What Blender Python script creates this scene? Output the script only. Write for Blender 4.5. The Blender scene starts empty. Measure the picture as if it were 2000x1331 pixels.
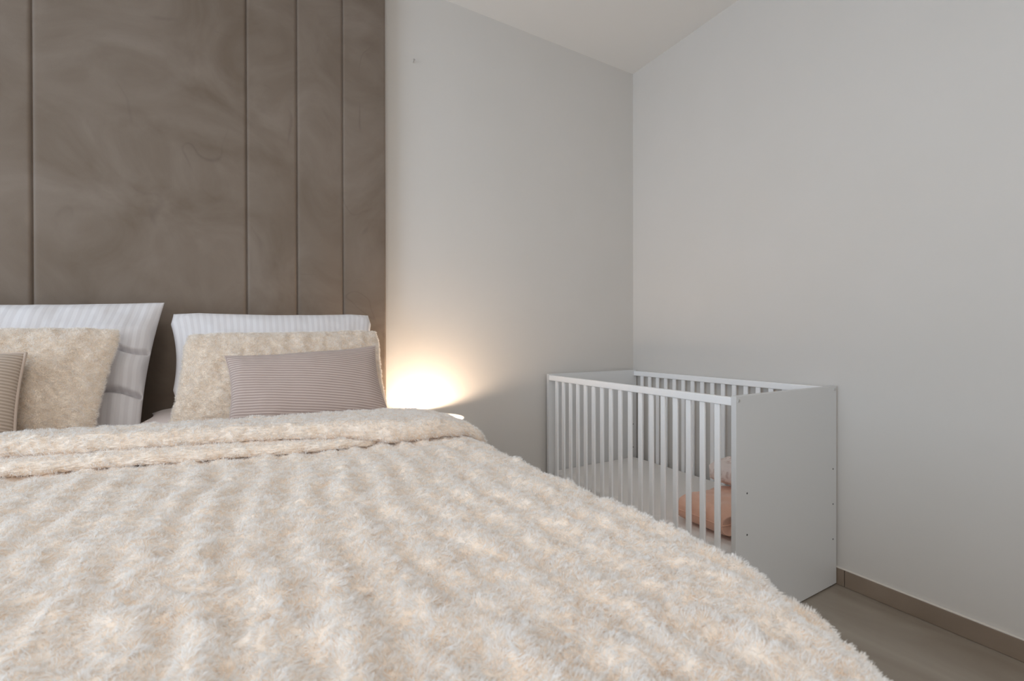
import bpy, bmesh, math, random
import numpy as np
from mathutils import Vector, Matrix

random.seed(7)
rng = np.random.default_rng(11)
SC = bpy.context.scene
COL = SC.collection

# ------------------------------------------------------------------ camera
# world: right wall x=0, back wall y=0, floor z=0 (metres)
def make_camera():
    yaw, pitch, roll = .519, -.004, -.002
    F = Vector((math.sin(yaw)*math.cos(pitch), math.cos(yaw)*math.cos(pitch), math.sin(pitch)))
    R = Vector((math.cos(yaw), -math.sin(yaw), 0)); U = R.cross(F)
    R2 = R*math.cos(roll)+U*math.sin(roll); U2 = -R*math.sin(roll)+U*math.cos(roll)
    cd = bpy.data.cameras.new('camera'); co = bpy.data.objects.new('camera', cd); COL.objects.link(co)
    M = Matrix.Identity(4)
    for i in range(3):
        M[i][0], M[i][1], M[i][2] = R2[i], U2[i], -F[i]
    M[0][3], M[1][3], M[2][3] = -2.05, -2.062, .997
    co.matrix_world = M
    cd.sensor_width = 36; cd.lens = 876.7/2000*36; cd.clip_start = .02
    cd.dof.use_dof = True; cd.dof.focus_distance = 1.7; cd.dof.aperture_fstop = 7.0
    SC.camera = co
make_camera()

# ------------------------------------------------------------------ light and exposure
w = bpy.data.worlds.new('world'); SC.world = w; w.use_nodes = True
w.node_tree.nodes['Background'].inputs[0].default_value = (.75, .85, 1, 1)
w.node_tree.nodes['Background'].inputs[1].default_value = 1.0

def area(name, loc, target, sx, sy, power, col, spread=180):
    l = bpy.data.lights.new(name, 'AREA'); l.shape = 'RECTANGLE'; l.size = sx; l.size_y = sy
    l.energy = power; l.color = col; l.spread = math.radians(spread)
    o = bpy.data.objects.new(name, l); COL.objects.link(o); o.location = loc
    o.rotation_euler = (Vector(target)-Vector(loc)).to_track_quat('-Z', 'Y').to_euler()
    return o
# daylight through the glazed door in the left wall; fill light added behind the camera
area('daylight_side', (-4.54, -1.75, 1.20), (0, -1.75, .95), 1.9, 2.0, 60, (.69, .84, 1.0))
area('fill_rear', (-2.6, -4.12, 1.55), (-2.6, 0, 1.0), 1.9, 1.4, 19, (1.0, .93, .84))
# unseen lamp added above the bed foot for top light (fixture built further down)
cl_ = area('fill_lamp_light', (-2.35, -2.1, 2.575), (-2.35, -2.1, 0), .46, .46, 5.2, (1.0, .96, .92))
cl_.data.shape = 'DISK'
SC.view_settings.view_transform = 'Standard'; SC.view_settings.look = 'None'
SC.view_settings.exposure = 0.0; SC.view_settings.gamma = 1.0
SC.view_settings.use_curve_mapping = False
SC.cycles.max_bounces = 16; SC.cycles.diffuse_bounces = 12
SC.cycles.use_denoising = True
SC.cycles.sample_clamp_indirect = 6

# ------------------------------------------------------------------ noise helpers (numpy)
_T = rng.random((256, 256))
def vnoise(x, y):
    xi = np.floor(x).astype(int); yi = np.floor(y).astype(int)
    fx = x-xi; fy = y-yi
    fx = fx*fx*fx*(fx*(fx*6-15)+10); fy = fy*fy*fy*(fy*(fy*6-15)+10)
    a = _T[xi & 255, yi & 255]; b = _T[(xi+1) & 255, yi & 255]
    c = _T[xi & 255, (yi+1) & 255]; d = _T[(xi+1) & 255, (yi+1) & 255]
    return ((a*(1-fx)+b*fx)*(1-fy)+(c*(1-fx)+d*fx)*fy)*2-1
def fbm(x, y, o=3, g=.5):
    s = 0; a = 1; n = 0
    for i in range(o):
        s = s+a*vnoise(x*2**i+17.3*i, y*2**i+5.1*i); n += a; a *= g
    return s/n
def sstep(a, b, x):
    t = np.clip((x-a)/(b-a), 0, 1); return t*t*(3-2*t)

# ------------------------------------------------------------------ object helpers
def put(o, parent=None):
    COL.objects.link(o)
    if parent is not None: o.parent = parent
    return o
def tag(o, label=None, cat=None, group=None, kind=None):
    if label: o['label'] = label
    if cat: o['category'] = cat
    if group: o['group'] = group
    if kind: o['kind'] = kind
    return o
def empty(name, loc=(0, 0, 0), rz=0):
    o = bpy.data.objects.new(name, None); COL.objects.link(o); o.location = loc; o.rotation_euler = (0, 0, rz)
    o.empty_display_size = .05
    return o
def mesh_np(name, V, F, mat, parent=None, uv=None, smooth=True):
    me = bpy.data.meshes.new(name)
    V = np.asarray(V, np.float32); F = np.asarray(F, np.int32); k = F.shape[1]
    me.vertices.add(len(V)); me.vertices.foreach_set('co', V.ravel())
    me.loops.add(F.size); me.loops.foreach_set('vertex_index', F.ravel())
    me.polygons.add(len(F)); me.polygons.foreach_set('loop_start', np.arange(0, F.size, k, dtype=np.int32))
    me.update(calc_edges=True)
    if uv is not None:
        l = me.uv_layers.new(name='UVMap'); l.data.foreach_set('uv', np.asarray(uv, np.float32)[F.ravel()].ravel())
    if smooth: me.polygons.foreach_set('use_smooth', np.ones(len(F), bool))
    me.materials.append(mat); me.validate(); me.update()
    return put(bpy.data.objects.new(name, me), parent)
def obj_bm(name, bm, mat, parent=None, smooth=False):
    me = bpy.data.meshes.new(name); bm.to_mesh(me); bm.free(); me.materials.append(mat)
    if smooth:
        for p in me.polygons: p.use_smooth = True
    return put(bpy.data.objects.new(name, me), parent)
def add_box(bm, x0, x1, y0, y1, z0, z1, bev=0, seg=2):
    r = bmesh.ops.create_cube(bm, size=1)
    vs = r['verts']
    for v in vs:
        v.co = Vector(((x0+x1)/2+v.co.x*(x1-x0), (y0+y1)/2+v.co.y*(y1-y0), (z0+z1)/2+v.co.z*(z1-z0)))
    if bev:
        es = list({e for v in vs for e in v.link_edges})
        bmesh.ops.bevel(bm, geom=es, offset=bev, segments=seg, affect='EDGES', profile=.5)
def box(name, b, mat, parent=None, bev=0, seg=2, smooth=False):
    bm = bmesh.new(); add_box(bm, *b, bev=bev, seg=seg); return obj_bm(name, bm, mat, parent, smooth)
def lathe(name, prof, mat, parent=None, n=48, smooth=True):
    V = []; F = []
    for (r, z) in prof:
        for k in range(n):
            a = 2*math.pi*k/n; V.append((r*math.cos(a), r*math.sin(a), z))
    for i in range(len(prof)-1):
        for k in range(n):
            F.append((i*n+k, i*n+(k+1) % n, (i+1)*n+(k+1) % n, (i+1)*n+k))
    return mesh_np(name, V, F, mat, parent, smooth=smooth)
def grid_faces(nu, nv, off=0, wrap=False, flip=False):
    i, j = np.meshgrid(np.arange(nu-1), np.arange(nv if wrap else nv-1), indexing='ij')
    i = i.ravel(); j = j.ravel(); j2 = (j+1) % nv
    a = i*nv+j; b = (i+1)*nv+j; c = (i+1)*nv+j2; d = i*nv+j2
    F = np.stack([a, b, c, d], 1)+off
    return F[:, ::-1] if flip else F
def tube(name, pts, r, mat, parent=None, n=8, closed=True):
    P = np.array(pts, float); m = len(P)
    T = np.roll(P, -1, 0)-np.roll(P, 1, 0); T /= np.linalg.norm(T, axis=1)[:, None]+1e-9
    V = []
    c = P.mean(0)
    for k in range(m):
        a = P[k]-c; a = a-T[k]*a.dot(T[k]); a /= np.linalg.norm(a)+1e-9; b = np.cross(T[k], a)
        for q in range(n):
            t = 2*math.pi*q/n; V.append(P[k]+r*(a*math.cos(t)+b*math.sin(t)))
    V = np.array(V); F = []
    for k in range(m):
        for q in range(n):
            k2 = (k+1) % m; F.append((k*n+q, k*n+(q+1) % n, k2*n+(q+1) % n, k2*n+q))
    return mesh_np(name, V, F, mat, parent)
def fur(name, P, N, mat, parent, length, rad, lean, seed=0, cl=.012):
    """short plush pile as hair curves; P roots, N normals"""
    n = len(P); g = np.random.default_rng(seed)
    # clumping: tips are pulled by a coherent flow
    q = P/cl
    fx = 1.6*vnoise(q[:, 0]+q[:, 2]*.7, q[:, 1]+q[:, 2]*.3); fy = vnoise(q[:, 0]+40.5, q[:, 1]+q[:, 2]*.9+9.1); fz = vnoise(q[:, 2]+3.3, q[:, 0]+q[:, 1]*.4)
    flow = np.stack([fx, fy, fz], 1)*lean+np.array([.12, -.18, -.05])+g.normal(0, .20, (n, 3))
    L = length*(.6+.7*g.random(n))[:, None]
    D = N+flow; D /= np.linalg.norm(D, axis=1)[:, None]
    B = flow*.9+g.normal(0, .2, (n, 3))
    pts = np.zeros((n, 4, 3), np.float32)
    for k, t in enumerate((0, .33, .68, 1.0)):
        pts[:, k] = P+D*L*t+B*L*(t*t)*.35-N*.0015*(k == 0)
    cu = bpy.data.hair_curves.new(name)
    cu.add_curves([4]*n)
    cu.attributes['position'].data.foreach_set('vector', pts.ravel())
    ra = cu.attributes.get('radius') or cu.attributes.new('radius', 'FLOAT', 'POINT')
    rr = np.tile(np.array([1, .95, .75, .35], np.float32), (n, 1))*rad*(.7+.6*g.random((n, 1)).astype(np.float32))
    ra.data.foreach_set('value', rr.astype(np.float32).ravel())
    cu.materials.append(mat)
    return tag(put(bpy.data.objects.new(name, cu), parent), kind='stuff')
def sample_grid(G, N, n, seed, wt=None):
    """random points on a vertex grid G[nu,nv,3] with normals N"""
    g = np.random.default_rng(seed)
    nu, nv = G.shape[:2]
    A = np.linalg.norm(np.cross(G[1:, :-1]-G[:-1, :-1], G[:-1, 1:]-G[:-1, :-1]), axis=2)
    if wt is not None: A = A*wt[:-1, :-1]
    c = np.cumsum(A.ravel()); k = np.searchsorted(c, g.random(n)*c[-1]); k = np.clip(k, 0, c.size-1)
    i = k//(nv-1); j = k % (nv-1); s = g.random(n)[:, None]; t = g.random(n)[:, None]
    f = lambda X: (X[i, j]*(1-s)+X[i+1, j]*s)*(1-t)+(X[i, j+1]*(1-s)+X[i+1, j+1]*s)*t
    NN = f(N); NN /= np.linalg.norm(NN, axis=1)[:, None]+1e-9
    return f(G), NN
def grid_normals(G):
    du = np.gradient(G, axis=0); dv = np.gradient(G, axis=1)
    N = np.cross(du, dv); return N/(np.linalg.norm(N, axis=2)[:, :, None]+1e-12)

# ------------------------------------------------------------------ materials
def mat(name, col, rough=.6, **k):
    m = bpy.data.materials.new(name); m.use_nodes = True
    b = m.node_tree.nodes['Principled BSDF']
    b.inputs['Base Color'].default_value = (*col, 1); b.inputs['Roughness'].default_value = rough
    for kk, v in k.items(): b.inputs[kk.replace('_', ' ')].default_value = v
    return m
def nd(m, t, **k):
    n = m.node_tree.nodes.new(t)
    for a, v in k.items(): setattr(n, a, v)
    return n
def lk(m, a, b): m.node_tree.links.new(a, b)
def noise_col(m, c1, c2, scale=5, detail=4, dist=0, lo=.35, hi=.65, stretch=None, bump=0, bscale=None, coord='Object'):
    b = m.node_tree.nodes['Principled BSDF']
    tc = nd(m, 'ShaderNodeTexCoord'); mp = nd(m, 'ShaderNodeMapping'); lk(m, tc.outputs[coord], mp.inputs[0])
    if stretch: mp.inputs['Scale'].default_value = stretch
    n = nd(m, 'ShaderNodeTexNoise'); n.inputs['Scale'].default_value = scale; n.inputs['Detail'].default_value = detail
    n.inputs['Distortion'].default_value = dist; lk(m, mp.outputs[0], n.inputs['Vector'])
    r = nd(m, 'ShaderNodeValToRGB'); r.color_ramp.elements[0].position = lo; r.color_ramp.elements[1].position = hi
    r.color_ramp.elements[0].color = (*c1, 1); r.color_ramp.elements[1].color = (*c2, 1)
    lk(m, n.outputs[0], r.inputs[0]); lk(m, r.outputs[0], b.inputs['Base Color'])
    if bump:
        n2 = nd(m, 'ShaderNodeTexNoise'); n2.inputs['Scale'].default_value = bscale or scale*10; n2.inputs['Detail'].default_value = 3
        lk(m, tc.outputs[coord], n2.inputs['Vector'])
        bp = nd(m, 'ShaderNodeBump'); bp.inputs['Strength'].default_value = bump; bp.inputs['Distance'].default_value = .002
        lk(m, n2.outputs[0], bp.inputs['Height']); lk(m, bp.outputs[0], b.inputs['Normal'])
    return r
M = {}
M['wall'] = mat('wall_paint', (.625, .60, .57), .9); noise_col(M['wall'], (.620, .595, .563), (.630, .605, .575), 3, bump=.05, bscale=220)
M['ceiling'] = mat('ceiling_paint', (.78, .765, .74), .9)
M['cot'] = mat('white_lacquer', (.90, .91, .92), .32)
M['cot_panel'] = mat('shaded_white', (.67, .675, .675), .42)  # cot white made greyer: weaker light on the end panels put into colour
M['dark'] = mat('dark_metal', (.05, .05, .05), .5)
M['steel'] = mat('steel', (.55, .54, .52), .35, Metallic=.8)
M['glide'] = mat('grey_plastic', (.12, .11, .10), .6)
M['frame'] = mat('window_frame_paint', (.75, .75, .75), .5)

def floor_mat():
    m = mat('stone_tile', (.3, .26, .22), .38)
    b = m.node_tree.nodes['Principled BSDF']
    tc = nd(m, 'ShaderNodeTexCoord')
    br = nd(m, 'ShaderNodeTexBrick'); br.offset = .5
    mp = nd(m, 'ShaderNodeMapping'); lk(m, tc.outputs['Object'], mp.inputs[0]); mp.inputs['Rotation'].default_value = (0, 0, math.pi/2)
    mp.inputs['Location'].default_value = (.35+.62, -.62, 0)
    lk(m, mp.outputs[0], br.inputs['Vector'])
    br.inputs['Scale'].default_value = 1; br.inputs['Brick Width'].default_value = 1.2; br.inputs['Row Height'].default_value = .6
    br.inputs['Mortar Size'].default_value = .0015; br.inputs['Mortar Smooth'].default_value = .1
    n = nd(m, 'ShaderNodeTexNoise'); n.inputs['Scale'].default_value = 2.2; n.inputs['Detail'].default_value = 6; n.inputs['Distortion'].default_value = .8
    mp2 = nd(m, 'ShaderNodeMapping'); mp2.inputs['Scale'].default_value = (2.2, .55, 1); lk(m, tc.outputs['Object'], mp2.inputs[0]); lk(m, mp2.outputs[0], n.inputs['Vector'])
    r = nd(m, 'ShaderNodeValToRGB'); e = r.color_ramp.elements
    e[0].position = .3; e[0].color = (.270, .225, .180, 1); e[1].position = .7; e[1].color = (.40, .355, .30, 1)
    lk(m, n.outputs[0], r.inputs[0]); lk(m, r.outputs[0], br.inputs['Color1']); lk(m, r.outputs[0], br.inputs['Color2'])
    br.inputs['Mortar'].default_value = (.17, .14, .11, 1)
    lk(m, br.outputs['Color'], b.inputs['Base Color'])
    return m
M['floor'] = floor_mat()
M['skirt'] = mat('skirting_tile', (.3, .24, .19), .45); noise_col(M['skirt'], (.200, .150, .110), (.285, .225, .175), 4, 5, .6, stretch=(1, .5, 2))
M['grout'] = mat('caulk', (.74, .70, .64), .8)

def velvet_mat():
    m = mat('taupe_velvet', (.2, .16, .13), .85)
    b = m.node_tree.nodes['Principled BSDF']
    b.inputs['Sheen Weight'].default_value = .35; b.inputs['Sheen Roughness'].default_value = .5
    b.inputs['Sheen Tint'].default_value = (.9, .85, .85, 1); b.inputs['Specular IOR Level'].default_value = .15
    tc = nd(m, 'ShaderNodeTexCoord')
    n = nd(m, 'ShaderNodeTexNoise'); n.inputs['Scale'].default_value = 3.0; n.inputs['Detail'].default_value = 5; n.inputs['Distortion'].default_value = 1.6; n.inputs['Roughness'].default_value = .55
    lk(m, tc.outputs['Object'], n.inputs['Vector'])
    r = nd(m, 'ShaderNodeValToRGB'); e = r.color_ramp.elements
    e[0].position = .30; e[0].color = (.146, .110, .081, 1); e[1].position = .70; e[1].color = (.208, .167, .134, 1)
    lk(m, n.outputs[0], r.inputs[0])
    # brushed strokes where a hand turned the nap: thin curved iso-lines of a warped noise, only in patches
    n2 = nd(m, 'ShaderNodeTexNoise'); n2.inputs['Scale'].default_value = 2.1; n2.inputs['Detail'].default_value = 1.5; n2.inputs['Distortion'].default_value = 1.2
    mp = nd(m, 'ShaderNodeMapping'); mp.inputs['Location'].default_value = (3.1, 1.7, .4); lk(m, tc.outputs['Object'], mp.inputs[0]); lk(m, mp.outputs[0], n2.inputs['Vector'])
    s = nd(m, 'ShaderNodeMath', operation='SUBTRACT'); s.inputs[1].default_value = .5; lk(m, n2.outputs[0], s.inputs[0])
    a = nd(m, 'ShaderNodeMath', operation='ABSOLUTE'); lk(m, s.outputs[0], a.inputs[0])
    mr = nd(m, 'ShaderNodeMapRange'); mr.inputs['From Min'].default_value = 0; mr.inputs['From Max'].default_value = .010
    mr.inputs['To Min'].default_value = 1; mr.inputs['To Max'].default_value = 0; lk(m, a.outputs[0], mr.inputs['Value'])
    n3 = nd(m, 'ShaderNodeTexNoise'); n3.inputs['Scale'].default_value = 4.5; lk(m, mp.outputs[0], n3.inputs['Vector'])
    m3 = nd(m, 'ShaderNodeMapRange'); m3.inputs['From Min'].default_value = .52; m3.inputs['From Max'].default_value = .66; m3.inputs['To Max'].default_value = .35; lk(m, n3.outputs[0], m3.inputs['Value'])
    mu = nd(m, 'ShaderNodeMath', operation='MULTIPLY'); lk(m, mr.outputs[0], mu.inputs[0]); lk(m, m3.outputs[0], mu.inputs[1])
    mx = nd(m, 'ShaderNodeMix', data_type='RGBA'); lk(m, mu.outputs[0], mx.inputs[0]); lk(m, r.outputs[0], mx.inputs[6]); mx.inputs[7].default_value = (.095, .072, .058, 1)
    lk(m, mx.outputs[2], b.inputs['Base Color'])
    wv = nd(m, 'ShaderNodeTexNoise'); wv.inputs['Scale'].default_value = 350; lk(m, tc.outputs['Object'], wv.inputs['Vector'])
    bp = nd(m, 'ShaderNodeBump'); bp.inputs['Strength'].default_value = .25; bp.inputs['Distance'].default_value = .001
    lk(m, wv.outputs[0], bp.inputs['Height']); lk(m, bp.outputs[0], b.inputs['Normal'])
    return m
M['velvet'] = velvet_mat()

def stripe_mat(name, c1, c2, n, axis=0, tilt=0, bump=0, rough=.7, duty=.5, sheen=.2):
    """woven stripes along the cushion's own UV"""
    m = mat(name, c1, rough); b = m.node_tree.nodes['Principled BSDF']
    b.inputs['Sheen Weight'].default_value = sheen
    uv = nd(m, 'ShaderNodeUVMap'); sp = nd(m, 'ShaderNodeSeparateXYZ'); lk(m, uv.outputs[0], sp.inputs[0])
    a, c = (0, 1) if axis == 0 else (1, 0)
    t = nd(m, 'ShaderNodeMath', operation='MULTIPLY_ADD'); lk(m, sp.outputs[c], t.inputs[0]); t.inputs[1].default_value = tilt; lk(m, sp.outputs[a], t.inputs[2])
    f = nd(m, 'ShaderNodeMath', operation='MULTIPLY'); lk(m, t.outputs[0], f.inputs[0]); f.inputs[1].default_value = n*2*math.pi
    s = nd(m, 'ShaderNodeMath', operation='SINE'); lk(m, f.outputs[0], s.inputs[0])
    mr = nd(m, 'ShaderNodeMapRange', interpolation_type='SMOOTHSTEP'); mr.inputs['From Min'].default_value = -duty; mr.inputs['From Max'].default_value = duty; lk(m, s.outputs[0], mr.inputs['Value'])
    mx = nd(m, 'ShaderNodeMix', data_type='RGBA'); mx.inputs[6].default_value = (*c1, 1); mx.inputs[7].default_value = (*c2, 1); lk(m, mr.outputs[0], mx.inputs[0])
    lk(m, mx.outputs[2], b.inputs['Base Color'])
    if bump:
        bp = nd(m, 'ShaderNodeBump'); bp.inputs['Strength'].default_value = bump; bp.inputs['Distance'].default_value = .002
        lk(m, mr.outputs[0], bp.inputs['Height']); lk(m, bp.outputs[0], b.inputs['Normal'])
    return m
M['pink_cloth'] = mat('pale_pink_cloth', (.72, .63, .60), .8, Sheen_Weight=.2)
M['satin'] = stripe_mat('striped_white_sateen', (.72, .70, .71), (.66, .635, .645), 34, 0, 0, .15, .55)
M['cord_lilac'] = stripe_mat('ribbed_mauve_fabric', (.53, .43, .385), (.345, .265, .235), 31, 1, .26, .5, .85, .8)
M['cord_beige'] = stripe_mat('ribbed_sand_fabric', (.48, .385, .31), (.33, .255, .195), 31, 1, .22, .5, .85, .8)
M['piping'] = mat('piping_cloth', (.50, .40, .33), .85)
M['sheet'] = mat('white_sheet', (.76, .72, .70), .8, Sheen_Weight=.2)
M['cot_sheet'] = mat('cot_sheet', (.80, .78, .76), .85)
M['peach'] = mat('peach_cotton', (.76, .46, .34), .85, Sheen_Weight=.3); noise_col(M['peach'], (.74, .45, .33), (.79, .50, .39), 18, bump=.2, bscale=60)
M['blush'] = mat('blush_cotton', (.80, .68, .64), .85); noise_col(M['blush'], (.62, .49, .45), (.80, .70, .66), 26, 3, 1.2, .36, .5)
M['under'] = mat('plush_backing', (.70, .56, .44), .95, Sheen_Weight=.4)
noise_col(M['under'], (.80, .66, .53), (.88, .79, .70), 34, 4, .5, .3, .7)
M['under2'] = mat('cushion_plush_backing', (.78, .68, .57), .95, Sheen_Weight=.4)

def fur_mat(name, root, tip):
    m = bpy.data.materials.new(name); m.use_nodes = True; nt = m.node_tree; nt.nodes.clear()
    hi = nd(m, 'ShaderNodeHairInfo'); r = nd(m, 'ShaderNodeValToRGB')
    r.color_ramp.elements[0].color = (*root, 1); r.color_ramp.elements[0].position = .05; r.color_ramp.elements[1].color = (*tip, 1); r.color_ramp.elements[1].position = .65
    lk(m, hi.outputs['Intercept'], r.inputs[0])
    hs = nd(m, 'ShaderNodeHueSaturation'); lk(m, r.outputs[0], hs.inputs['Color'])
    mr = nd(m, 'ShaderNodeMapRange'); mr.inputs['To Min'].default_value = .90; mr.inputs['To Max'].default_value = 1.06; lk(m, hi.outputs['Random'], mr.inputs['Value']); lk(m, mr.outputs[0], hs.inputs['Value'])
    d = nd(m, 'ShaderNodeBsdfDiffuse'); t = nd(m, 'ShaderNodeBsdfTranslucent'); lk(m, hs.outputs[0], d.inputs[0]); lk(m, hs.outputs[0], t.inputs[0])
    g = nd(m, 'ShaderNodeBsdfAnisotropic' if False else 'ShaderNodeBsdfGlossy'); g.inputs['Roughness'].default_value = .5; g.inputs[0].default_value = (1, .98, .95, 1)
    m1 = nd(m, 'ShaderNodeMixShader'); m1.inputs[0].default_value = .40; lk(m, d.outputs[0], m1.inputs[1]); lk(m, t.outputs[0], m1.inputs[2])
    m2 = nd(m, 'ShaderNodeMixShader'); m2.inputs[0].default_value = .05; lk(m, m1.outputs[0], m2.inputs[1]); lk(m, g.outputs[0], m2.inputs[2])
    o = nd(m, 'ShaderNodeOutputMaterial'); lk(m, m2.outputs[0], o.inputs[0])
    return m
M['fur'] = fur_mat('cream_pile', (.86, .74, .615), (.94, .945, .945))
M['fur2'] = fur_mat('cushion_pile', (.88, .79, .70), (.96, .93, .89))

# ------------------------------------------------------------------ room shell
XL, YF, H = -4.6, -4.2, 2.647
def struct(name, b, m, bev=0):
    o = box(name, b, m, bev=bev); o['kind'] = 'structure'; return o
struct('floor', (XL, .0, YF, .0, -.1, 0), M['floor'])
struct('ceiling', (XL, .0, YF, .0, H, H+.1), M['ceiling'])
struct('wall_back', (XL-.1, .1, 0, .1, -.1, H+.1), M['wall'])
wr = struct('wall_right', (0, .1, YF-.1, 0, -.1, H+.1), M['wall'])
# front wall (behind the camera) with an opening added for the fill light, left wall with a glazed-door opening
def wall_with_hole(name, horizontal, at, a0, a1, h0, h1, z0, z1, th=.1):
    bm = bmesh.new()
    def bx(p0, p1, q0, q1):
        if p1-p0 < 1e-4 or q1-q0 < 1e-4: return
        if horizontal: add_box(bm, p0, p1, at-th, at, q0, q1)
        else: add_box(bm, at-th, at, p0, p1, q0, q1)
    bx(a0, h0, 0, H); bx(h1, a1, 0, H); bx(h0, h1, 0, z0); bx(h0, h1, z1, H)
    o = obj_bm(name, bm, M['wall']); o['kind'] = 'structure'; return o
wall_with_hole('wall_left', False, XL, YF, 0, -2.75, -.75, .12, 2.28)
wall_with_hole('wall_front', True, YF, XL, 0, -3.6, -1.6, .80, 2.30)
def frame(name, horizontal, at, h0, h1, z0, z1):
    bm = bmesh.new(); t = .05
    for (p0, p1, q0, q1) in ((h0, h0+t, z0, z1), (h1-t, h1, z0, z1), (h0+t, h1-t, z0, z0+t), (h0+t, h1-t, z1-t, z1)):
        if horizontal: add_box(bm, p0, p1, at-.09, at-.03, q0, q1)
        else: add_box(bm, at-.09, at-.03, p0, p1, q0, q1)
    o = obj_bm(name, bm, M['frame']); o['kind'] = 'structure'
frame('window_1', False, XL, -2.75, -.75, .12, 2.28)
frame('fill_window', True, YF, -3.6, -1.6, .80, 2.30)  # unseen window, added to go with the rear fill light

cp = empty('fill_lamp', (-2.35, -2.1, 2.58)); tag(cp, 'added round white fill lamp on the ceiling above the foot of the bed', 'lamp')  # added fixture that carries the fill light over the bed
lathe('housing', [(.0, .066), (.26, .066), (.265, .06), (.265, .0), (.255, .0), (.255, .03), (0, .03)], M['frame'], cp)
M['diffuser'] = mat('fill_diffuser', (.9, .88, .85), .5, Emission_Color=(1, .93, .85, 1), Emission_Strength=6)
lathe('diffuser', [(0, .012), (.254, .012), (.254, .02), (0, .02)], M['diffuser'], cp)

# skirting tiles
def skirting(name, horizontal, a0, a1, joints):
    bm = bmesh.new(); cuts = [a0]+joints+[a1]
    for p, q in zip(cuts[:-1], cuts[1:]):
        if horizontal: add_box(bm, p+.0011, q-.0011, -.010, 0, .001, .066, bev=.0008, seg=1)
        else: add_box(bm, -.010, 0, p+.0011, q-.0011, .001, .066, bev=.0008, seg=1)
    o = obj_bm(name, bm, M['skirt']); o['kind'] = 'structure'
    bm = bmesh.new()
    if horizontal: add_box(bm, a0, a1, -.009, 0, .066, .0685, bev=.001, seg=1)
    else: add_box(bm, -.0085, 0, a0, a1, .066, .0705, bev=.001, seg=1)
    c = obj_bm('caulk_line', bm, M['grout'], o); c['label'] = 'pale caulk line along the top'
skirting('baseboard_right', False, YF, -.011, [-3.57, -2.37, -1.165, -.55])
skirting('baseboard_back', True, XL, -.001, [-4.0, -2.8, -1.6, -.4])

# nail left in the back wall, scuff on the right wall
n = empty('wall_nail', (-1.403, 0, 2.295)); tag(n, 'tiny bent nail in the white wall beside the top of the headboard', 'nail')
bm = bmesh.new(); bmesh.ops.create_cone(bm, cap_ends=True, segments=12, radius1=.0016, radius2=.0016, depth=.018, matrix=Matrix.Translation((0, -.009, .002)) @ Matrix.Rotation(math.pi/2-.35, 4, 'X')); obj_bm('shank', bm, M['steel'], n)
bm = bmesh.new(); bmesh.ops.create_cone(bm, cap_ends=True, segments=14, radius1=.0045, radius2=.004, depth=.002, matrix=Matrix.Translation((0, -.0175, .005)) @ Matrix.Rotation(math.pi/2-.35, 4, 'X')); obj_bm('nail_head', bm, M['steel'], n)

# ------------------------------------------------------------------ headboard
hb = empty('upholstered_headboard', (-2.37, 0, 0))
tag(hb, 'tall taupe velvet headboard of vertical padded panels on the back wall', 'headboard')
def padded(x0, x1, z0, z1, wave=0):
    """one padded panel: soft rounded edges, nearly flat face"""
    nx, nz = 60, 120
    X = np.linspace(0, 1, nx); Z = np.linspace(0, 1, nz)
    X = .5-.5*np.cos(np.pi*X); Z = .5-.5*np.cos(np.pi*Z)
    xx, zz = np.meshgrid(X, Z, indexing='ij')
    wx = x0+(x1-x0)*xx; wz = z0+(z1-z0)*zz
    d = np.minimum(np.minimum(wx-x0, x1-wx), np.minimum(wz-z0, z1-wz))
    e = np.clip(d/.011, 0, 1); dome = np.sqrt(1-(1-e)**2)*.010
    soft = np.clip(np.minimum(wx-x0, x1-wx)/(.5*(x1-x0)), 0, 1)
    dep = -.050-dome-.006*np.sin(soft*np.pi/2)-.0012*fbm(wx*7, wz*3, 3)*e
    G = np.stack([wx, dep, wz], 2).reshape(-1, 3)
    F = grid_faces(nx, nz)
    return G-np.array([-2.37, 0, 0]), F
seams = [-3.19, -3.01, -2.845, -2.667, -2.077, -1.902, -1.727, -1.5455]
for a, b in zip(seams[:-1], seams[1:]):
    V, F = padded(a+.0008, b-.0008, .12, H-.004)
    mesh_np('padded_panel', V, F, M['velvet'], hb)
box('backing_board', (-3.19+2.37, -1.5455+2.37, -.052, -.001, .07, H-.004), M['velvet'], hb, bev=.004)

# ------------------------------------------------------------------ bed
bed = empty('double_bed', (-2.37, -1.1, 0)); tag(bed, 'double bed with taupe upholstered base against the headboard, under the cream throw', 'bed')
BX0, BX1, BY0, BY1 = -3.19, -1.56, -2.09, -.075
def L(b, o=(-2.37, -1.1, 0)): return (b[0]-o[0], b[1]-o[0], b[2]-o[1], b[3]-o[1], b[4]-o[2], b[5]-o[2])
def slab(name, ins, z0, z1, bev, m):
    # rounded foot corners, square at the head
    bm = bmesh.new(); r = .42; x0, x1, y0, y1 = BX0+ins+2.37, BX1-ins+2.37, BY0+ins+1.1, BY1+1.1
    pts = [(x0, y1)]+[(x0+r-r*math.cos(a), y0+r-r*math.sin(a)) for a in np.linspace(0, math.pi/2, 16)]+[(x1-r+r*math.sin(a), y0+r-r*math.cos(a)) for a in np.linspace(0, math.pi/2, 16)]+[(x1, y1)]
    vs = [bm.verts.new((x, y, z0)) for x, y in pts]; f = bm.faces.new(vs)
    e = bmesh.ops.extrude_face_region(bm, geom=[f]); bmesh.ops.translate(bm, verts=[v for v in e['geom'] if isinstance(v, bmesh.types.BMVert)], vec=(0, 0, z1-z0))
    bmesh.ops.recalc_face_normals(bm, faces=bm.faces)
    es = [ed for ed in bm.edges if abs(ed.verts[0].co.z-ed.verts[1].co.z) < 1e-5]
    bmesh.ops.bevel(bm, geom=es, offset=bev, segments=4, affect='EDGES', profile=.5)
    return obj_bm(name, bm, m, bed, True)
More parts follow.
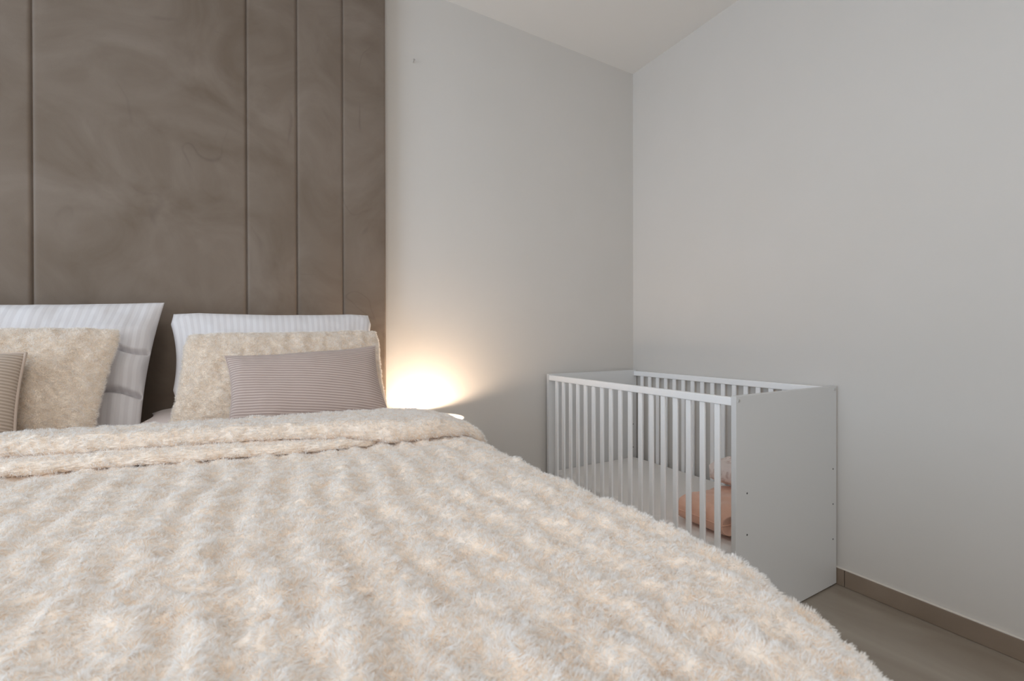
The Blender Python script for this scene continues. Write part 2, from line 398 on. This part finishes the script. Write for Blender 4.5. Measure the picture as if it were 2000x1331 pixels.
slab('base', .05, .08, .40, .02, M['velvet'])
for x in (BX0+.12, BX1-.16):
    for y in (BY0+.32, BY1-.2):
        box('leg', L((x, x+.05, y, y+.05, 0, .08)), M['dark'], bed, bev=.004)
slab('mattress', .055, .401, .690, .045, M['sheet'])

# ------------------------------------------------------------------ throw: cloth draped over a rounded bed outline
BEND = .085
TOP = .715
CRN = .535      # corner radius of the bed outline at the foot
IX0, IX1, IY0 = -3.19+.0, -1.505, -2.13       # outline where the bend begins is inset by BEND
def outline_sd(x, y):
    """signed distance and outward normal to the rounded outline (open towards the head)"""
    cx = (IX0+IX1)/2; hx = (IX1-IX0)/2; cy = IY0+3; hy = 3.0
    r = CRN; px = x-cx; py = y-cy
    qx = np.abs(px)-(hx-r); qy = np.abs(py)-(hy-r)
    mx = np.maximum(qx, 0); my = np.maximum(qy, 0); l = np.hypot(mx, my)
    ins = np.minimum(np.maximum(qx, qy), 0)
    sd = l+ins-r
    nx = np.where(l > 1e-6, mx/(l+1e-9), (qx > qy)*1.0); ny = np.where(l > 1e-6, my/(l+1e-9), (qx <= qy)*1.0)
    return sd, nx*np.sign(px), ny*np.sign(py)
def bed_z(x, y):
    # top sinks a little towards the foot corner and is slightly uneven
    return TOP+.006*fbm(x*2.2+3, y*2.2, 2)
def cloth_map(x, y, h):
    """flat cloth point (x,y) plus height h along the normal -> draped world point"""
    sd, nx, ny = outline_sd(x, y)
    a = np.maximum(sd+BEND*.6, 0); th = np.minimum(a/BEND, math.pi/2)
    off = BEND*np.sin(th); drop = BEND*(1-np.cos(th))+np.maximum(0, a-BEND*math.pi/2)
    s = np.arctan2(ny, nx)*CRN+(x+y)*1.0
    rip = .018*np.sin(s*16+2*np.sin(s*5))*sstep(.10, .35, a)
    hx = (off-a)+rip+h*np.sin(th)
    X = x+nx*hx; Y = y+ny*hx
    Z = bed_z(x, y)-drop+h*np.cos(th)
    return np.stack([X, Y, Z], -1)
def plush_h(x, y):
    """embossed plush relief: broken rows running the length of the bed"""
    wx = x+.020*fbm(x*5, y*5, 2)+.010*fbm(x*16, y*18, 2)
    ph = wx/.066+.35*fbm(x*2, y*3+8, 2)
    row = .5+.5*np.cos(2*np.pi*ph)
    row = row**1.1
    cell = np.floor(ph+.5)
    mod = fbm(cell*3.7+.3+x*2, y/.048+cell*5.3, 2)
    h = .0050*row*(.35+1.5*np.clip(mod+.25, -.15, 1))
    c2 = np.floor(ph); val = 1-row
    dim = sstep(-.05, .38, vnoise(c2*5.13+2.2, y/.034+c2*3.1))
    h = h-.0048*val**1.5*dim
    rid = 1-np.abs(fbm((wx+.6*y)/.030, (y-.3*x)/.022+31, 3))*2.2      # little overlapping tufts
    h = h+.0036*rid*(.6+.4*row)+.0026*fbm(x/.013, y/.012+50, 2)+.0016*fbm(x/.0055, y/.0055, 1)
    return h
def fgrid(us, vs, hf):
    x, y = np.meshgrid(us, vs, indexing='ij')
    return cloth_map(x, y, hf(x, y)), x, y
us = np.arange(-3.19-.42, -1.56+.42, .0042); vs = np.arange(-2.13-.40, -.625, .0042)
G, gx, gy = fgrid(us, vs, plush_h)
throw = mesh_np('fur_throw', G.reshape(-1, 3), grid_faces(*G.shape[:2]), M['under'])
throw.location = (0, 0, 0)
tag(throw, 'cream plush faux fur throw with broken embossed rows, covering the bed', 'throw')
so = throw.modifiers.new('s', 'SOLIDIFY'); so.thickness = .006; so.offset = -1
N = grid_normals(G)
# more pile where the photographer stood close, the same length everywhere
dist = np.linalg.norm(G-np.array([-2.05, -2.062, .997]), axis=2)
wt = np.clip(.75/dist, .35, 2.0)
wt = wt*np.where(G[..., 2] < .40, .25, 1)
hN = N*1.0
P, PN = sample_grid(G, hN, 1100000, 3, wt)
fur('pile', P, PN, M['fur'], throw, .0052, .00025, .8, 5, .008)

# folded-back end of the throw: two thick soft layers
def interp(xs, ys):
    xs = np.array(xs); ys = np.array(ys)
    return lambda x: np.interp(x, xs, ys)
def layer(name, front, back, hbot, htop, x0, x1, seed, cnt, taper=None):
    nu = 520
    # stadium cross-section: rounded front roll, flat top, rounded back, flat underside
    prof = [(-1, -math.cos(a), math.sin(a)) for a in np.linspace(-math.pi/2, math.pi/2, 44, endpoint=False)]
    prof += [(q, 0, 1) for q in np.linspace(-1, 1, 40, endpoint=False)]
    prof += [(1, math.cos(a), math.sin(a)) for a in np.linspace(math.pi/2, -math.pi/2, 16, endpoint=False)]
    prof += [(q, 0, -1) for q in np.linspace(1, -1, 20, endpoint=False)]
    prof = np.array(prof); nv = len(prof)
    u = np.linspace(x0, x1, nu); t = np.arange(nv)*2*np.pi/nv
    uu, tt = np.meshgrid(u, t, indexing='ij')
    sx, cx, ss = [np.tile(prof[:, q], (nu, 1)) for q in range(3)]
    fr = front(uu); bk = back(uu); hb_ = hbot(uu); ht = htop(uu)
    endt = np.sqrt(np.clip(1-(np.clip((uu-(x1-.05))/.05, 0, 1))**2, 0.0, 1))*np.sqrt(np.clip(1-(np.clip(((x0+.05)-uu)/.05, 0, 1))**2, 0.0, 1))
    mid = (fr+bk)/2; hw = (bk-fr)/2; hh = (ht-hb_)/2; hm = (hb_+ht)/2; rr = np.minimum(hh*1.25, hw*.9)
    cc = -cx
    v = mid+(sx*(hw-rr)+cx*rr)*(.25+.75*endt)
    h = hm+hh*ss*endt
    bump = .0042*fbm(uu/.030+seed, v/.03+tt*.8, 3)+.0026*fbm(uu/.010+seed, tt*7, 2)
    v = v-bump*cc*1.2; h = h+bump*ss*1.1
    Gx = cloth_map(uu, v, h)
    V = Gx.reshape(-1, 3); F = grid_faces(nu, nv, wrap=True)
    o = mesh_np(name, V, F, M['under'], throw)
    Gc = np.concatenate([Gx, Gx[:, :1]], 1)
    NN = grid_normals(Gc)
    # orient outward
    cen = Gc.mean(1, keepdims=True)
    sg = np.sign((NN*(Gc-cen)).sum(-1).mean()); NN = NN*sg
    if sg < 0:
        o.data.flip_normals()
    s2 = np.concatenate([ss, ss[:, :1]], 1)
    wt = np.where(s2 < -.75, .02, 1.0)
    P, PN = sample_grid(Gc, NN, cnt, seed, wt)
    fur('pile', P, PN, M['fur'], o, .0052, .00028, .8, seed, .008)
    return o
fA = interp([-3.6, -2.5, -2.3, -2.05, -1.86, -1.75], [-.80, -.780, -.800, -.842, -.880, -.86])
hA = interp([-3.6, -2.5, -2.05, -1.85, -1.75], [.040, .036, .030, .024, .014])
zero = lambda x: x*0+.004
layer('lower_fold', fA, lambda x: x*0-.64, zero, hA, -3.55, -1.745, 21, 60000)
fB = interp([-3.6, -2.5, -2.2, -2.0, -1.86, -1.75, -1.62, -1.50, -1.40, -1.2], [-.735, -.733, -.772, -.812, -.848, -.895, -.905, -.885, -.86, -.83])
bB = interp([-3.6, -2.0, -1.70, -1.55, -1.45, -1.2], [-.635, -.635, -.635, -.655, -.71, -.76])
hB0 = interp([-3.6, -2.0, -1.86, -1.74, -1.2], [.034, .029, .020, .004, .004])
hB1 = interp([-3.6, -2.6, -2.05, -1.8, -1.62, -1.54, -1.45, -1.2], [.082, .078, .066, .066, .060, .042, .024, .020])
layer('upper_fold', fB, bB, hB0, hB1, -3.55, -1.22, 33, 120000)

# ------------------------------------------------------------------ cushions
def pillow(name, TL, TR, BL, BR, thick, mt, nu=90, nv=70, pinch=.04, k=2.6, seed=0, wr=.004, wsc=5, parent=None, crease=None, corner=.0, plush=0, pw=.5):
    """sewn cushion between four corners; returns object, front grid, front normals"""
    TL, TR, BL, BR = [np.array(p, float) for p in (TL, TR, BL, BR)]
    u = .5-.5*np.cos(np.linspace(0, np.pi, nu))*1.0; v = .5-.5*np.cos(np.linspace(0, np.pi, nv))
    u = .55*u+.45*np.linspace(0, 1, nu); v = .55*v+.45*np.linspace(0, 1, nv)
    uu, vv = np.meshgrid(u, v, indexing='ij')
    # edges bow inward between the corners
    wu = np.linalg.norm(TR-TL); hv = np.linalg.norm(TL-BL)
    du = pinch*(4*vv*(1-vv))*(.5-uu)*2*np.abs(2*uu-1)**2; dv = pinch*wu/hv*.7*(4*uu*(1-uu))*(.5-vv)*2*np.abs(2*vv-1)**2
    # rounded corner tips
    rc = corner*np.clip(np.abs(2*uu-1)+np.abs(2*vv-1)-1.7, 0, 1)/.3
    ue = uu+du+rc*(.5-uu)*.5; ve = vv+dv+rc*(.5-vv)*.5
    base = ((BL[None, None]*(1-ue[..., None])+BR*ue[..., None])*(1-ve[..., None])+(TL*(1-ue[..., None])+TR*ue[..., None])*ve[..., None])
    nrm = np.cross(TR-TL, TL-BL); nrm = nrm/np.linalg.norm(nrm)
    prof = (np.clip(1-np.abs(2*uu-1)**k, 0, 1)*np.clip(1-np.abs(2*vv-1)**k, 0, 1))**pw
    px = uu*wu; py = vv*hv
    # puckers radiating from the seams
    wrn = wr*fbm(px*wsc*2+seed, py*wsc*2+seed*1.7, 3)*np.minimum(1, prof*1.6)
    edge = np.clip(1-prof*1.2, 0, 1)
    wrn = wrn+.5*wr*(np.sin(px*90+4*vnoise(px*9+seed, py*3))*np.minimum(1, 4*vv*(1-vv)*4)+0)*edge*prof
    if plush: wrn = wrn+plush*(fbm(px/.03+seed, py/.045, 3)+.8*np.cos(2*np.pi*(px/.065+.4*vnoise(px*6+seed, py*9)))*(.4+.6*vnoise(px/.06+seed, py/.05)))*np.minimum(1, prof*2)
    if crease is not None: wrn = wrn+crease(uu, vv)
    T = thick/2
    Gf = base-nrm*0+(prof*T+wrn)[..., None]*nrm; Gb = base-(prof*T)[..., None]*nrm
    # join the two sides at the seam
    Gf[0], Gf[-1], Gf[:, 0], Gf[:, -1] = base[0], base[-1], base[:, 0], base[:, -1]
    Gb[0], Gb[-1], Gb[:, 0], Gb[:, -1] = base[0], base[-1], base[:, 0], base[:, -1]
    V = np.concatenate([Gf.reshape(-1, 3), Gb.reshape(-1, 3)]); nf = nu*nv
    F = np.concatenate([grid_faces(nu, nv), grid_faces(nu, nv, nf, flip=True)])
    uvs = np.stack([uu.ravel(), vv.ravel()], 1); uvs = np.concatenate([uvs, uvs])
    # merge seam vertices: back border indices -> front border indices
    idx = np.arange(2*nf); bi = np.zeros((nu, nv), bool); bi[0] = bi[-1] = True; bi[:, 0] = bi[:, -1] = True
    fl = np.where(bi.ravel())[0]; idx[nf+fl] = fl; F = idx[F]
    used = np.unique(F); re = np.zeros(2*nf, int); re[used] = np.arange(len(used))
    o = mesh_np(name, V[used], re[F], mt, parent, uvs[used])
    NN = grid_normals(Gf); NN = NN*np.sign((NN*nrm).sum(-1).mean())
    ring = np.concatenate([base[:-1, 0], base[-1, :-1], base[:0:-1, -1], base[0, :0:-1]])
    return o, Gf, NN, ring, Gb
def flip_check(o):
    pass
# lower right sleeping pillow, lying flat
o, *_ = pillow('sleeping_pillow', (-2.362, -.10, .742), (-1.66, -.10, .735), (-2.362, -.41, .742), (-1.66, -.41, .735), .085, M['pink_cloth'], seed=4, wr=.005, pinch=.03)
tag(o, 'plain pale pink pillow lying flat under the leaning pillows at the right', 'pillow')
# right sleeping pillow, leaning
o, *_ = pillow('sleeping_pillow', (-2.315, -.150, 1.092), (-1.625, -.150, 1.104), (-2.285, -.320, .79), (-1.64, -.320, .79), .108, M['satin'], seed=9, wr=.006, pinch=.035, corner=.12)
tag(o, 'white striped pillow leaning upright behind the right plush cushion', 'pillow', 'striped white pillows')
# left sleeping pillow, with two deep creases near its right end
def cr(u, v):
    e = sstep(.62, .8, u)*(1-sstep(.985, 1.0, u))
    c1 = .61+.02*np.sin(u*25)-.10*(u-.85); c2 = .30+.018*np.sin(u*22+1)-.05*(u-.85)
    return -.034*np.exp(-((v-c1)/.013)**2)*e-.038*np.exp(-((v-c2)/.014)**2)*e+.016*np.exp(-((v-.46)/.09)**2)*e+.012*np.exp(-((v-.74)/.07)**2)*e
o, *_ = pillow('sleeping_pillow', (-3.00, -.150, 1.09), (-2.318, -.150, 1.122), (-3.00, -.34, .70), (-2.350, -.36, .70), .13, M['satin'], nu=150, nv=150, seed=14, wr=.009, pinch=.018, crease=cr)
tag(o, 'white striped pillow with deep creases leaning behind the left plush cushion', 'pillow', 'striped white pillows')
# plush cushions
def plush(TL, TR, BL, BR, thick, seed, cnt, label):
    o, Gf, NN, ring, Gb = pillow('plush_cushion', TL, TR, BL, BR, thick, M['under2'], nu=150, nv=110, seed=seed, wr=.004, pinch=.02, plush=.0048, corner=.08)
    tag(o, label, 'cushion', 'cream plush cushions')
    P, PN = sample_grid(Gf, NN, cnt, seed); fur('pile', P, PN, M['fur2'], o, .0050, .00030, .5, seed, .010)
    NB = grid_normals(Gb); NB = NB*np.sign(-(NB*NN).sum(-1).mean())
    P, PN = sample_grid(Gb, NB, cnt//4, seed+1); fur('pile', P, PN, M['fur2'], o, .0050, .00030, .5, seed+1, .010)
    return o
plush((-2.245, -.310, 1.015), (-1.640, -.310, 1.031), (-2.275, -.495, .71), (-1.645, -.495, .71), .085, 5, 130000,
      'cream plush rectangular cushion leaning behind the mauve ribbed cushion')
plush((-3.00, -.325, 1.026), (-2.388, -.325, 1.030), (-3.00, -.520, .71), (-2.418, -.520, .71), .085, 8, 130000,
      'cream plush cushion leaning on the creased pillow at the left of the bed')
# ribbed cushions
o, Gf, NN, ring, Gb = pillow('ribbed_cushion', (-2.130, -.450, .945), (-1.685, -.450, .972), (-2.122, -.610, .735), (-1.665, -.590, .735), .080, M['cord_lilac'], seed=21, wr=.006, pinch=.035, wsc=4, corner=.0)
tag(o, 'small mauve ribbed cushion leaning on the right plush cushion', 'cushion')
tube('piping', ring, .0022, M['cord_lilac'], o)
o, Gf, NN, ring, Gb = pillow('ribbed_cushion', (-3.00, -.465, .95), (-2.555, -.465, .963), (-3.00, -.615, .735), (-2.530, -.605, .735), .080, M['cord_beige'], seed=31, wr=.005, pinch=.015, wsc=4)
tag(o, 'small sand ribbed cushion with a piped edge at the left edge of the photo', 'cushion')
p = tube('piping', ring, .0035, M['piping'], o); p['label'] = 'pale piping along the seam'

# ------------------------------------------------------------------ bedside table and lamp beyond the bed
nt = empty('nightstand', (-1.30, -.20, 0)); tag(nt, 'round white bedside table between the bed and the wall', 'table')
lathe('table_top', [(0, .420), (.170, .420), (.175, .424), (.175, .436), (.170, .440), (0, .440)], M['cot'], nt)
lathe('pedestal', [(.018, .014), (.018, .42)], M['cot'], nt)
lathe('foot', [(0, 0), (.13, 0), (.13, .008), (.12, .012), (.02, .016)], M['cot'], nt)
lamp = empty('bedside_lamp', (-1.370, -.180, .4405)); tag(lamp, 'lit bedside lamp with flared white shade glowing beside the bed', 'lamp')
M['shade'] = mat('white_lamp_shade', (.9, .88, .84), .5)
M['bulb'] = mat('glowing_bulb', (1, .9, .75), .4, Emission_Color=(1, .78, .52, 1), Emission_Strength=18)
lathe('lamp_base', [(0, 0), (.055, 0), (.057, .004), (.05, .010), (.012, .018), (.010, .09), (.016, .095), (0, .096)], M['cot'], lamp)
lathe('lamp_shade', [(.03, .088), (.05, .100), (.085, .135), (.115, .178), (.131, .208), (.134, .207), (.119, .176), (.088, .131), (.052, .096), (.03, .084)], M['shade'], lamp)
lathe('bulb', [(.0001, .150), (.010, .148), (.017, .140), (.018, .130), (.013, .118), (.010, .098)], M['bulb'], lamp, n=24)
pl = bpy.data.lights.new('bulb_light', 'POINT'); pl.energy = 8.2; pl.color = (1, .76, .56); pl.shadow_soft_size = .022
po = bpy.data.objects.new('bulb_light', pl); COL.objects.link(po); po.location = (-1.370, -.180, .4405+.168)

# ------------------------------------------------------------------ cot
CX0, CX1, CY0, CY1, CH = -.668, -.014, -1.139, -.024, .804
OX, OY = (CX0+CX1)/2, (CY0+CY1)/2
cot = empty('baby_cot', (OX, OY, 0)); tag(cot, 'white wooden baby cot with barred sides and solid end panels in the corner', 'cot')
def C(b): return (b[0]-OX, b[1]-OX, b[2]-OY, b[3]-OY, b[4], b[5])
PT = .018
def panel(y0, y1, out):
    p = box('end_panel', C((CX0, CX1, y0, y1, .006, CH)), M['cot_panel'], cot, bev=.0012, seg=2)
    for x in (CX0+.03, CX1-.03):
        b = box('glide', C((x-.014, x+.014, y0+.002, y1-.002, 0, .006)), M['glide'], p, bev=.001)
    for x in (CX0+.060, CX1-.028):
        zs = (.472, .331, .190)
        for z in zs:
            for (yy, inside) in ((y0, -1), (y1, 1)):
                bm = bmesh.new()
                bmesh.ops.create_cone(bm, cap_ends=True, segments=16, radius1=.0032, radius2=.0032, depth=.0010,
                                      matrix=Matrix.Translation((x-OX, yy-OY+inside*.0002, z)) @ Matrix.Rotation(math.pi/2, 4, 'X'))
                obj_bm('bolt_hole', bm, M['dark'], p)
    for x, z in ((CX0+.016, .788), (CX1-.014, .790)):
        yy, s = (y0, -1) if out < 0 else (y1, 1)
        bm = bmesh.new()
        bmesh.ops.create_cone(bm, cap_ends=True, segments=18, radius1=.0055, radius2=.005, depth=.0016,
                              matrix=Matrix.Translation((x-OX, yy-OY+s*.0006, z)) @ Matrix.Rotation(math.pi/2, 4, 'X'))
        b = obj_bm('bolt_head', bm, M['steel'], p)
    return p
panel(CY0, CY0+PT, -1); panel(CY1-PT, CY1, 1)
def side(x0, x1):
    r = box('top_rail', C((x0, x1, CY0+PT+.0005, CY1-PT-.0005, CH-.034, CH-.006)), M['cot'], cot, bev=.003, seg=3)
    box('bottom_rail', C((x0, x1, CY0+PT+.0005, CY1-PT-.0005, .150, .180)), M['cot'], cot, bev=.003, seg=3)
    n = 17; a, b = CY0+PT, CY1-PT; xm = (x0+x1)/2
    for i in range(n):
        y = a+(b-a)*(i+1)/(n+1)
        box('slat', C((xm-.005, xm+.005, y-.0105, y+.0105, .1802, CH-.0342)), M['cot'], cot, bev=.002, seg=2)
side(CX0+.002, CX0+.024); side(CX1-.024, CX1-.002)
for i in range(9):
    y = CY0+.09+i*(CY1-CY0-.18)/8
    box('base_slat', C((CX0+.026, CX1-.026, y-.03, y+.03, .160, .172)), M['cot'], cot, bev=.002)
cm = empty('cot_mattress', (OX, OY, .173)); tag(cm, 'thin off-white mattress under a fitted sheet inside the cot', 'mattress')
mb = box('fitted_sheet', (CX0+.026-OX, CX1-.026-OX, CY0+PT+.003-OY, CY1-PT-.003-OY, .0, .105), M['cot_sheet'], cm, bev=.022, seg=5, smooth=True)
o, Gf, NN, ring, Gb = pillow('cot_cushion', (-.640, -.835, .336), (-.22, -.850, .336), (-.640, -1.10, .336), (-.22, -1.10, .336), .108, M['peach'], seed=41, wr=.010, pinch=.03, k=5, wsc=6, corner=.5, pw=.42)
tag(o, 'peach cushion lying on the cot mattress below the blush pillow', 'cushion')
tube('seam_piping', ring, .0022, M['peach'], o)
o, Gf, NN, ring, Gb = pillow('cot_pillow', (-.43, -.82, .436), (-.07, -.80, .452), (-.43, -1.095, .450), (-.07, -1.095, .470), .110, M['blush'], seed=47, wr=.009, pinch=.03, k=3.5, wsc=6, corner=.4)
tag(o, 'blush white pillow resting on the peach cushion in the cot', 'pillow')
